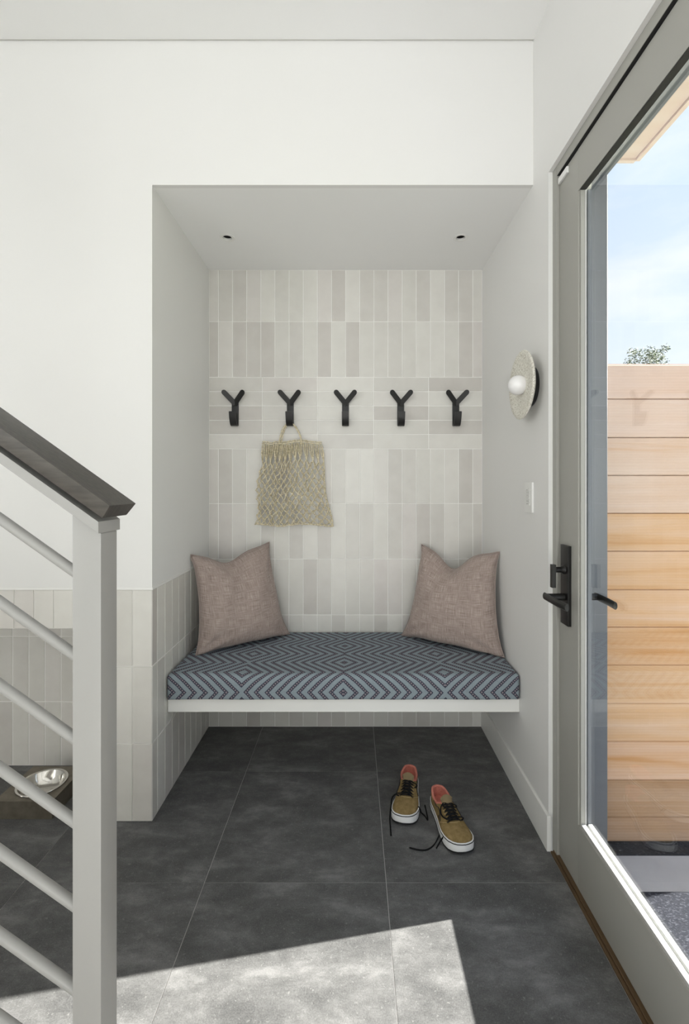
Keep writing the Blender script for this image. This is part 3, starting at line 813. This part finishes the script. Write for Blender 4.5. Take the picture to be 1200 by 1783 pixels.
# ------------------------------------------------------------------ net bag on the second hook
def net_bag():
    cx, zt = -.349, 1.578
    t = tag(empty('net_bag', (cx, 2.575, zt)), 'beige knotted seagrass net bag hanging from a black hook', 'bag')
    rr = random.Random(11)
    H = .452
    def P(u, v, s):
        # u -1..1 across, v 0..1 down, s front/back
        wl = .150 + .045 * v - .010 * math.sin(v * 9); wr = .176 + .060 * v ** 1.5 + .006 * math.sin(v * 8)
        x = u * (wl if u < 0 else wr)
        z = -H * v - .010 * (1 - v) * (1 if u < -.6 else 0) + .006 * math.sin(u * 5)
        dep = (.010 + .013 * math.sin(min(1, v * 1.1) * math.pi) ** .7) * max(0, 1 - u * u) ** .5 + .002
        y = -.004 + (-dep if s == 0 else dep * .55)
        return Vector((x, y, z))
    nc, nr = 12, 14
    cord = bmesh.new(); knots = bmesh.new()
    for s in (0, 1):
        v0 = .215
        def node(i, j):
            v = v0 + (1 - v0) * (j / nr) ** .92
            u = -1 + 2 * (i + (.5 if j % 2 else 0)) / nc
            r2 = random.Random(i * 131 + j * 17 + s * 7)
            u += r2.uniform(-.040, .040) * (1 if s else .7); v += r2.uniform(-.010, .010)
            return P(max(-1, min(1, u)), min(v, 1.0), s)
        rad = .0025
        def seg(a, b):
            q = (a + b) / 2 + Vector((rr.uniform(-.004, .004), rr.uniform(-.003, .001), rr.uniform(-.002, .002)))
            tube(cord, [a, q, b], rad, 4, False, False)
        for i in range(nc + 1):
            # long hanging loops under the rim
            for e_ in (-.38, 0, .38):
                a = P(max(-1, min(1, -1 + 2 * (i + e_) / nc)), .012, s); b = node(i, 0)
                q = a * .45 + b * .55 + Vector((e_ * .010 + rr.uniform(-.002, .002), -.004 if s == 0 else 0, 0))
                tube(cord, [a, q, b], rad, 4, False, False)
        for j in range(nr):
            for i in range(nc + 1):
                a = node(i, j)
                if j % 2 == 0:
                    for ii in (i - 1, i):
                        if 0 <= ii <= nc - 1 or ii == i: seg(a, node(max(0, ii), j + 1))
                else:
                    for ii in (i, i + 1):
                        if ii <= nc: seg(a, node(ii, j + 1))
                bmesh.ops.create_icosphere(knots, subdivisions=1, radius=.0047, matrix=Matrix.Translation(a))
        # bottom binding, a ragged line of knots
        bp = [P(-1 + 2 * k / 40, 1.0 + rr.uniform(-.012, .006), s) for k in range(41)]
        tube(cord, bp, .003, 5)
    o = obj('net', cord, MAT['cord'], t, 180); o['kind'] = 'stuff'
    o = obj('knots', knots, MAT['cord'], t, 180); o['kind'] = 'stuff'
    for s in (0, 1):
        bm = bmesh.new(); pts = [P(-1 + 2 * k / 36, .0, s) + Vector((0, 0, (.010 if s else 0) + .0012 * math.sin(k * 2.2))) for k in range(37)]
        tube(bm, pts, [.0036 + .0009 * math.sin(k * 1.9) for k in range(37)], 6); obj('rim', bm, MAT['cord'], t, 180)
    for s in (0, 1):
        # handle loops, both hang over the lower prong of the hook
        y = -.008 if s == 0 else .004
        pts = [(-.058, y - .008, -.010), (-.054, y - .004, .012), (-.046, y + .004, .052), (-.033, y + .006, .084), (-.016, .004, .1050), (.000, .004, .1085), (.014, .004, .1050), (.034, y + .006, .084), (.053, y + .004, .050), (.064, y - .004, .014), (.066, y - .008, -.008)]
        if s: pts = [(x_ * .93 + .004, y_ + .006, z_ * (.985 if z_ > .1 else 1)) for x_, y_, z_ in pts]
        sp_ = smooth_path(pts, 5)
        bm = bmesh.new(); tube(bm, sp_, [.0040 + .0008 * math.sin(k * 1.7) for k in range(len(sp_))], 7); obj('handle', bm, MAT['cord'], t, 180)
net_bag()

# ------------------------------------------------------------------ wall lamp and keypad on the right wall
def sconce():
    t = tag(empty('wall_lamp', (XR, 1.885, 1.742)), 'round speckled disc wall lamp with a white globe on right wall', 'wall lamp')
    bm = bmesh.new(); lathe(bm, [(.0005, -.0005), (.078, -.0005), (.080, -.003), (.080, -.024), (.078, -.026), (.0005, -.026)], 40, 'X'); obj('backplate', bm, MAT['black_metal'], t, 40)
    c = (0, -.030, 0)
    bm = bmesh.new()
    prof = [(.0005, -.027), (.060, -.029), (.105, -.037), (.128, -.0465), (.1335, -.0505), (.1350, -.0545), (.1315, -.0575), (.110, -.054), (.080, -.050), (.045, -.0475), (.0005, -.047)]
    lathe(bm, prof, 56, 'X', c); obj('disc_shade', bm, MAT['shade'], t, 50)
    bm = bmesh.new()
    r = .0385; pr = [(r * math.sin(R(a)) + .0002, -.067 - r * math.cos(R(a))) for a in range(0, 181, 9)]
    lathe(bm, [(a, b - .0) for a, b in pr], 32, 'X', c); obj('globe', bm, MAT['opal'], t, 180)
sconce()
def keypad():
    t = tag(empty('light_switch', (XR, 1.905, 1.296)), 'small white keypad switch plate on the right wall below the lamp', 'switch')
    bm = bmesh.new(); box(bm, (-.0085, -.041, -.061), (-.0003, .041, .061)); bevel_all(bm, .002, 2); obj('plate', bm, MAT['plastic'], t, 40)
    for k in range(6):
        z = .031 - .0115 * k
        bm = bmesh.new(); box(bm, (-.0105, -.020, z - .0048), (-.0083, .020, z + .0048)); bevel_all(bm, .0007, 1); b = obj('button', bm, MAT['plastic'], t, 40)
        bm = bmesh.new(); n = 3 + (k * 5) % 3
        for q in range(n): box(bm, (-.0109, .013 - .006 * q - .0045, z - .0018), (-.0104, .013 - .006 * q, z + .0018))
        obj('engraving', bm, MAT['plastic_grey'], b)
keypad()

# ------------------------------------------------------------------ recessed downlights
for k, (x_, y_) in enumerate(DL):
    t = tag(empty('downlight', (x_, y_, ZA)), ['small round recessed downlight over the left side of the bench', 'small round recessed downlight over the right side of the bench'][k], 'downlight', 'recessed downlights in the alcove ceiling')
    bm = bmesh.new(); lathe(bm, [(.0225, .004), (.0225, -.0015), (.036, -.0025), (.037, -.0008), (.036, .0)], 36, 'Z'); obj('trim_ring', bm, MAT['white_trim'], t, 40)
    bm = bmesh.new(); lathe(bm, [(.0225, .0005), (.0220, .004), (.0216, .0085)], 36, 'Z'); obj('reflector', bm, MAT['white_trim'], t, 60)
    bm = bmesh.new(); lathe(bm, [(.0216, .0085), (.0213, .046), (.0002, .047)], 36, 'Z'); obj('aperture', bm, MAT['downlight_dark'], t, 60)

# ------------------------------------------------------------------ pet bowl and tray in the niche
def tray_and_bowl():
    cx, cy, hw = -1.331, 2.003, .118
    t = tag(empty('pet_bowl_stand', (cx, cy, 0)), 'low square bronze pet feeding stand on the floor of the niche', 'pet feeder')
    bm = bmesh.new(); n = 40; rh = .091; zt = .072
    # top plate with a round hole
    inner = [bm.verts.new((rh * math.cos(2 * math.pi * k / n), rh * math.sin(2 * math.pi * k / n), zt)) for k in range(n)]
    def sq(a):
        c, s = math.cos(a), math.sin(a); q = max(abs(c), abs(s)); return hw * c / q, hw * s / q
    outer = [bm.verts.new((*sq(2 * math.pi * k / n), zt)) for k in range(n)]
    lip = [bm.verts.new((v.co.x, v.co.y, zt - .004)) for v in inner]
    low = [bm.verts.new((v.co.x, v.co.y, 0.0005)) for v in outer]
    for k in range(n):
        j = (k + 1) % n
        bm.faces.new((inner[k], outer[k], outer[j], inner[j])); bm.faces.new((outer[k], low[k], low[j], outer[j])); bm.faces.new((inner[k], inner[j], lip[j], lip[k]))
    obj('stand_box', bm, MAT['tray'], t, 30)
    b = bmesh.new()
    pr = [(.0002, .020), (.045, .021), (.066, .030), (.080, .052), (.0865, .0735), (.0895, .0765), (.096, .0760), (.0965, .0745), (.0895, .0740), (.0835, .052), (.069, .028), (.046, .018), (.0002, .017)]
    lathe(b, pr, 48, 'Z'); o = obj('pet_bowl', b, MAT['steel'], None, 60); o.location = (cx, cy, 0)
    tag(o, 'polished steel pet bowl set into the bronze stand', 'bowl')
tray_and_bowl()

# ------------------------------------------------------------------ stair railing in the foreground
def railing():
    S = .711; ang = math.atan(S)
    X0, YC = -.353, .641
    t = tag(empty('stair_railing', (X0, YC, 0)), 'grey metal stair railing with dark handrail in the left foreground', 'railing')
    o_ = Vector(t.location)
    def add(name, bm, mat, sm=None, lb=None):
        bmesh.ops.translate(bm, vec=-o_, verts=bm.verts[:]); q = obj(name, bm, mat, t, sm)
        if lb: q['label'] = lb
        return q
    XE = -2.15
    # posts with a slanted top
    for px in (-.353, -2.0):
        bm = bmesh.new(); vs = box(bm, (px - .019, .620, 0.0005), (px + .019, .662, 1.0))
        for v in bm.verts:
            if v.co.z > .5: v.co.z = 1.281 - S * (v.co.x - (-.334))
        bevel_all(bm, .0018, 2); add('post', bm, MAT['rail_paint'], 40)
    def sloped(y0, y1, z_at, h, xa, xb, bev=0.0, taper=0.0, xref=-.334, cut=True):
        # bar running along the slope; z_at is the height of its top at xref; ends cut square to the slope
        bm = bmesh.new(); nx, nz = math.sin(ang), math.cos(ang)
        vs = []
        for xx in (xa, xb):
            top = Vector((xx, 0, z_at - S * (xx - xref))); bot = top - Vector((nx, 0, nz)) * h if cut else top - Vector((0, 0, h / nz))
            vs.append([bm.verts.new((p.x, y, p.z)) for p, y in ((top, y0), (top, y1), (bot, y1 - taper), (bot, y0 + taper))])
        A, B = vs
        for k in range(4): bm.faces.new((A[k], A[(k + 1) % 4], B[(k + 1) % 4], B[k]))
        bm.faces.new(A); bm.faces.new(B)
        bmesh.ops.recalc_face_normals(bm, faces=bm.faces[:])
        if bev: bevel_all(bm, bev, 2)
        return bm
    add('top_flat_bar', sloped(.6125, .6695, 1.2975, .0125, XE, -.3335, .0008, 0, -.334, False), MAT['rail_paint'], 40)
    add('handrail', sloped(.604, .677, 1.333, .0205, XE, -.314, .0012, .004), MAT['handrail'], 40, 'dark brown wooden handrail')
    for i in range(8):
        z0 = 1.2290 - .1140 * i
        bm = bmesh.new(); p = [( -.368, YC, z0 - S * (-.368 + .3846)), (-1.986, YC, z0 - S * (-1.986 + .3846))]
        tube(bm, p, .0071, 20); add('bar', bm, MAT['rail_paint'], 60)
    bm = sloped(.633, .649, .40, .26, -1.981, -.372, .001, 0, -.372, False); add('stringer', bm, MAT['rail_paint'], 40)
railing()
def staircase():
    t = tag(empty('staircase', (-.17, .08, 0)), 'closed white stair with wooden treads behind the grey railing', 'staircase')
    n = 8; o_ = Vector(t.location)
    bm = bmesh.new()
    for k in range(n):
        x1 = -.185 - .25 * k; box(bm, (x1 - (.25 if k < n - 1 else .25), -.44, 0.0005), (x1, .585, .178 * (k + 1) - .03))
    bmesh.ops.translate(bm, vec=-o_, verts=bm.verts[:]); obj('stair_body', bm, MAT['wall'], t)
    for k in range(n):
        bm = bmesh.new(); x1 = -.165 - .25 * k; box(bm, (x1 - .27, -.45, .178 * (k + 1) - .03), (x1, .60, .178 * (k + 1))); bevel_all(bm, .003, 2)
        bmesh.ops.translate(bm, vec=-o_, verts=bm.verts[:]); obj('tread', bm, MAT['tread'], t, 40)
staircase()

# ------------------------------------------------------------------ shoes
def make_shoe():
    L = .300
    t = empty('sneaker')
    K = [(0, 0), (.012, .016), (.04, .029), (.09, .0365), (.18, .042), (.32, .0415), (.45, .043), (.58, .049), (.70, .054), (.80, .0545), (.88, .0505), (.94, .041), (.975, .029), (.993, .014), (1, 0)]
    def ip(tab, s):
        s = min(max(s, 0), 1)
        for (a, va), (b, vb) in zip(tab, tab[1:]):
            if s <= b:
                q = (s - a) / (b - a); q = q
                return va + (vb - va) * q
        return tab[-1][1]
    def w(s): return ip(K, s)
    def cx(s): return -.006 * math.sin(math.pi * min(1, max(0, (s - .2) / .8)))
    def outline(n=40, k=1.0, s0=0.0, s1=1.0):
        pts = []
        for i in range(n):
            s = s0 + (s1 - s0) * (.5 - .5 * math.cos(math.pi * i / n)); pts.append((cx(s) + w(s) * k, s * L))
        for i in range(n):
            s = s0 + (s1 - s0) * (.5 + .5 * math.cos(math.pi * i / n)); pts.append((cx(s) - w(s) * k, s * L))
        return pts
    def top_h(s): return .032 + .013 * max(0, (s - .62) / .38) ** 1.3
    def ring_solid(bm, levels):
        rings = []
        for k, fz in levels:
            pts = outline(40); cxm, cym = 0, L * .5
            ring = []
            for x_, y_ in pts:
                s = y_ / L; x2 = cx(s) + (x_ - cx(s)) * k; y2 = cym + (y_ - cym) * (1 - (1 - k) * .35)
                ring.append(bm.verts.new((x2, y2, fz(s))))
            rings.append(ring)
        n = len(rings[0])
        for A, B in zip(rings, rings[1:]):
            for k in range(n): bm.faces.new((A[k], A[(k + 1) % n], B[(k + 1) % n], B[k]))
        return rings
    toe_up = lambda s: .010 * max(0, (s - .78) / .22) ** 2
    bm = bmesh.new()
    rg = ring_solid(bm, [(.95, lambda s: toe_up(s) + .0), (1.0, lambda s: toe_up(s) + .005), (1.01, lambda s: .5 * top_h(s) + toe_up(s) * .6), (1.0, lambda s: top_h(s)), (.95, lambda s: top_h(s) + .0005), (.90, lambda s: top_h(s) - .004)])
    bm.faces.new(rg[0][::-1]); bm.faces.new(rg[-1])
    obj('sole', bm, MAT['rubber'], t, 50, True)['label'] = 'white rubber sole'
    bm = bmesh.new(); ring_solid(bm, [(.95, lambda s: toe_up(s) - .0004 + .0005), (1.012, lambda s: toe_up(s) + .0005), (1.016, lambda s: toe_up(s) + .0048), (1.0, lambda s: toe_up(s) + .0056)]); obj('outsole', bm, MAT['shoe_black'], t, 50)
    bm = bmesh.new(); ring_solid(bm, [(1.004, lambda s: top_h(s) - .0062), (1.018, lambda s: top_h(s) - .0060), (1.018, lambda s: top_h(s) - .0030), (1.002, lambda s: top_h(s) - .0028)]); obj('sole_stripe', bm, MAT['shoe_black'], t, 50)
    # upper
    HT = [(0, .074), (.05, .077), (.12, .072), (.22, .064), (.32, .068), (.40, .082), (.46, .087), (.55, .080), (.66, .066), (.76, .060), (.85, .057), (.93, .052), (1, .043)]
    def hh(s): return ip(HT, s)
    def pw(s): return ip([(0, .12), (.30, .18), (.5, .50), (.7, .60), (1, .60)], s)
    def surf(s, ph, off=0.0):
        """ph -90..90 degrees, 0 on top"""
        a = R(ph); ww = max(w(s) - .0035, .0) + off; z0 = top_h(s) - .004
        x_ = cx(s) + ww * math.sin(a) * (1 - .10 * math.cos(a) - .34 * math.cos(a) * max(0, 1 - s / .17))
        z_ = z0 + (hh(s) - z0 + off) * max(0, math.cos(a)) ** pw(s)
        y_ = .5 * L + (s * L - .5 * L) * (1 - .022) 
        return Vector((x_, y_, z_))
    def lip_phi(s):  # edge of the foot opening
        return ip([(0, 66), (.05, 66), (.2, 63), (.34, 55), (.42, 34), (.465, 14)], s)
    S_OPEN = .465
    ns = 44; st = [.5 - .5 * math.cos(math.pi * i / ns) for i in range(ns + 1)]
    bm = bmesh.new(); rim_l, rim_r = [], []
    for sgn in (1, -1):
        prev = None
        for s in st:
            lim = lip_phi(s) if s < S_OPEN else 0
            row = [bm.verts.new(surf(s, sgn * (90 - (90 - lim) * k / 10))) for k in range(11)]
            if s < S_OPEN: (rim_l if sgn < 0 else rim_r).append(row[-1].co.copy())
            if prev:
                for k in range(10): bm.faces.new((prev[k], prev[k + 1], row[k + 1], row[k]) if sgn > 0 else (row[k], row[k + 1], prev[k + 1], prev[k]))
            prev = row
    bmesh.ops.remove_doubles(bm, verts=bm.verts[:], dist=.0004)
    obj('upper', bm, MAT['suede'], t, 70)
    # padded collar and lining
    rim = rim_l[::-1] + rim_r[1:]
    bm = bmesh.new(); path = smooth_path(rim, 1)
    tube(bm, [p + Vector((0, 0, -.001)) for p in path], .0052, 8)
    n = len(path)
    def inner(i, q):
        p = path[i]; c_ = Vector((cx(p.y / L), min(max(p.y, .03), .12), p.z))
        d = (c_ - p); d.z = 0; d = d.normalized() * .0075 if d.length > 1e-5 else Vector()
        zb = .031
        return Vector((p.x + d.x * (.4 + .6 * q), p.y + d.y * (.4 + .6 * q), p.z + (zb - p.z) * q))
    rows = [[bm.verts.new(inner(i, q)) for i in range(n)] for q in (0, .15, .35, .6, .85, 1)]
    for A, B in zip(rows, rows[1:]):
        for k in range(n - 1): bm.faces.new((A[k], A[k + 1], B[k + 1], B[k]))
    obj('lining', bm, MAT['salmon'], t, 70)['label'] = 'salmon pink collar lining'
    bm = bmesh.new(); pts = outline(24, .84, .02, .72); vs = [bm.verts.new((x_, y_, .0335)) for x_, y_ in pts]
    bmesh.ops.remove_doubles(bm, verts=bm.verts[:], dist=.0002); bm.faces.new(bm.verts[:]); obj('insole', bm, MAT['salmon'], t)
    # tongue
    bm = bmesh.new(); rows = []
    for i in range(9):
        q = i / 8; s = .58 - .185 * q
        zc = surf(max(s, .47), 0).z + .003 + .012 * q ** 1.4 + (.006 * q if s < .47 else 0); hw = .016 + .009 * q
        y_ = .5 * L + (s * L - .5 * L) * .978
        row = []
        for k in range(7):
            a = (k / 6 * 2 - 1); row.append(Vector((cx(s) + a * hw, y_ + (.006 * a * a if i == 8 else 0), zc - .010 * a * a)))
        rows.append(row)
    for dz in (0, -.004):
        V = [[bm.verts.new(p + Vector((0, 0, dz))) for p in r0] for r0 in rows]
        for A, B in zip(V, V[1:]):
            for k in range(6): bm.faces.new((A[k], A[k + 1], B[k + 1], B[k]))
        if dz == 0: top = V
    V2 = V
    for k in range(6): bm.faces.new((top[-1][k], top[-1][k + 1], V2[-1][k + 1], V2[-1][k]))
    for A, B in ((top, V2),):
        for i in range(8):
            for k in (0, 6): bm.faces.new((A[i][k], A[i + 1][k], B[i + 1][k], B[i][k]))
    obj('tongue', bm, MAT['tan'], t, 60)
    # eyestays
    for sgn in (-1, 1):
        bm = bmesh.new(); rows = []
        for i in range(11):
            s = .475 + .235 * i / 10
            a0, a1 = 20 + 4 * i / 10, 44 - 6 * i / 10
            rows.append([surf(s, sgn * (a0 + (a1 - a0) * k / 4), o2) for k, o2 in ((0, .0003), (0.3, .0022), (2, .0024), (3.7, .0022), (4, .0003))])
        V = [[bm.verts.new(p) for p in r0] for r0 in rows]
        for A, B in zip(V, V[1:]):
            for k in range(4): bm.faces.new((A[k], A[k + 1], B[k + 1], B[k]))
        bm.faces.new(V[0]); bm.faces.new(V[-1]); obj('eyestay', bm, MAT['suede'], t, 60)
    # dark wavy line along both sides, stitching round the toe cap
    for sgn in (-1, 1):
        wave = [(.16, 62), (.24, 66), (.32, 73), (.38, 75), (.44, 66), (.50, 62), (.56, 68), (.60, 76)]
        bm = bmesh.new(); tube(bm, smooth_path([surf(s, sgn * a, .0010) for s, a in wave], 4), .0022, 6, flat=.6); obj('side_stripe', bm, MAT['shoe_black'], t, 60)
    bm = bmesh.new(); tube(bm, [surf(.72 + .10 * (abs(a) / 86) ** 2 * -1.3, a, .0004) for a in range(-84, 85, 6)], .0011, 5); obj('stitching', bm, MAT['stitch'], t, 60)
    # laces
    rowsS = [.490 + .042 * i for i in range(6)]
    bm = bmesh.new()
    for i, s in enumerate(rowsS):
        a = 26
        hump = [surf(s, q, .0052 if abs(q) < 25 else .003) for q in (-30, -22, -10, 0, 10, 22, 30)]
        tube(bm, smooth_path(hump, 2), .0034, 6, flat=.55)
        if i < 5:
            for sg in (-1, 1):
                tube(bm, smooth_path([surf(s, sg * 27, .004), surf(s + .014, sg * 12, .0068 + .001 * sg), surf(s + .028, -sg * 12, .0068 - .001 * sg), surf(s + .042, -sg * 27, .004)], 3), .0032, 6, flat=.55)
    o = obj('laces', bm, MAT['lace'], t, 180)
    for sgn in (-1, 1):
        for i, s in enumerate(rowsS):
            bm = bmesh.new(); p = surf(s, sgn * 32, .0025); tube(bm, [p + Vector((.0030 * math.cos(q), .0030 * math.sin(q), 0)) for q in [2 * math.pi * k / 10 for k in range(10)]], .0010, 5, True); obj('eyelet', bm, MAT['shoe_black'], t, 180)
    return t, surf
shoeA, surfA = make_shoe()
def copy_shoe(src):
    r = src.copy(); COL.objects.link(r)
    for ch in src.children:
        c = ch.copy(); COL.objects.link(c); c.parent = r
    return r
shoeB = copy_shoe(shoeA)
def place(t, heel, toe, label):
    h, q = Vector(heel), Vector(toe); d = q - h
    t.location = (h.x, h.y, .0006); t.rotation_euler = (0, 0, math.atan2(-d.x, d.y))
    tag(t, label, 'sneaker', 'pair of olive sneakers on the floor')
place(shoeA, (.262, 2.135), (.192, 1.838), 'olive suede sneaker further back and left, pointing forward')
place(shoeB, (.352, 1.992), (.409, 1.695), 'olive suede sneaker nearer the door with toe turned right')
shoeB.scale = (-1, 1, 1)
def lace(sh, pts, name='loose_lace'):
    """loose lace end; world points, the first ones given on the shoe by (s, phi)"""
    mw = Matrix.Translation(sh.location) @ Matrix.Rotation(sh.rotation_euler.z, 4, 'Z') @ Matrix.Diagonal((*sh.scale, 1))
    inv = mw.inverted(); P = []
    for p in pts:
        if len(p) == 2: P.append(surfA(p[0], p[1], .006))
        else: P.append(inv @ Vector(p))
    bm = bmesh.new(); sp_ = smooth_path(P, 6); tube(bm, sp_, .0029, 6, flat=.6); obj(name, bm, MAT['lace'], sh, 180)
F = .0035
# photograph pixels of the floor lie at Y = 1096.2/(y-845), X = (x-615)/(y-845)*1.345
def fp(x, y, z=F): return ((x - 615) * (EYE - z) / (y - 845), 815 * (EYE - z) / (y - 845), z)
lace(shoeA, [(.50, -28), (.53, -52), fp(687, 1384, .045), fp(681, 1405, .012), fp(679, 1425), fp(680, 1440), fp(681, 1455)])
lace(shoeA, [(.68, 26), (.69, 50), fp(727, 1404, .040), fp(733, 1414, .008), fp(740, 1421), fp(745, 1428), fp(743, 1415), fp(740, 1402)])
lace(shoeB, [(.50, 26), (.53, 40), fp(766, 1418, .055), fp(767, 1430, .040), fp(768, 1445, .006), fp(758, 1468), fp(745, 1479), fp(730, 1480), fp(713, 1476)])
lace(shoeB, [(.66, 26), (.68, 48), fp(779, 1446, .045), fp(773, 1456, .030), fp(766, 1466, .006), fp(760, 1477)])
lace(shoeB, [(.485, -8), (.47, -24), (.50, -44), (.56, -52), (.62, -46), (.68, -24), (.66, -8)])
lace(shoeB, [(.485, 4), (.45, -6), (.45, -20), (.50, -30), (.55, -16)])
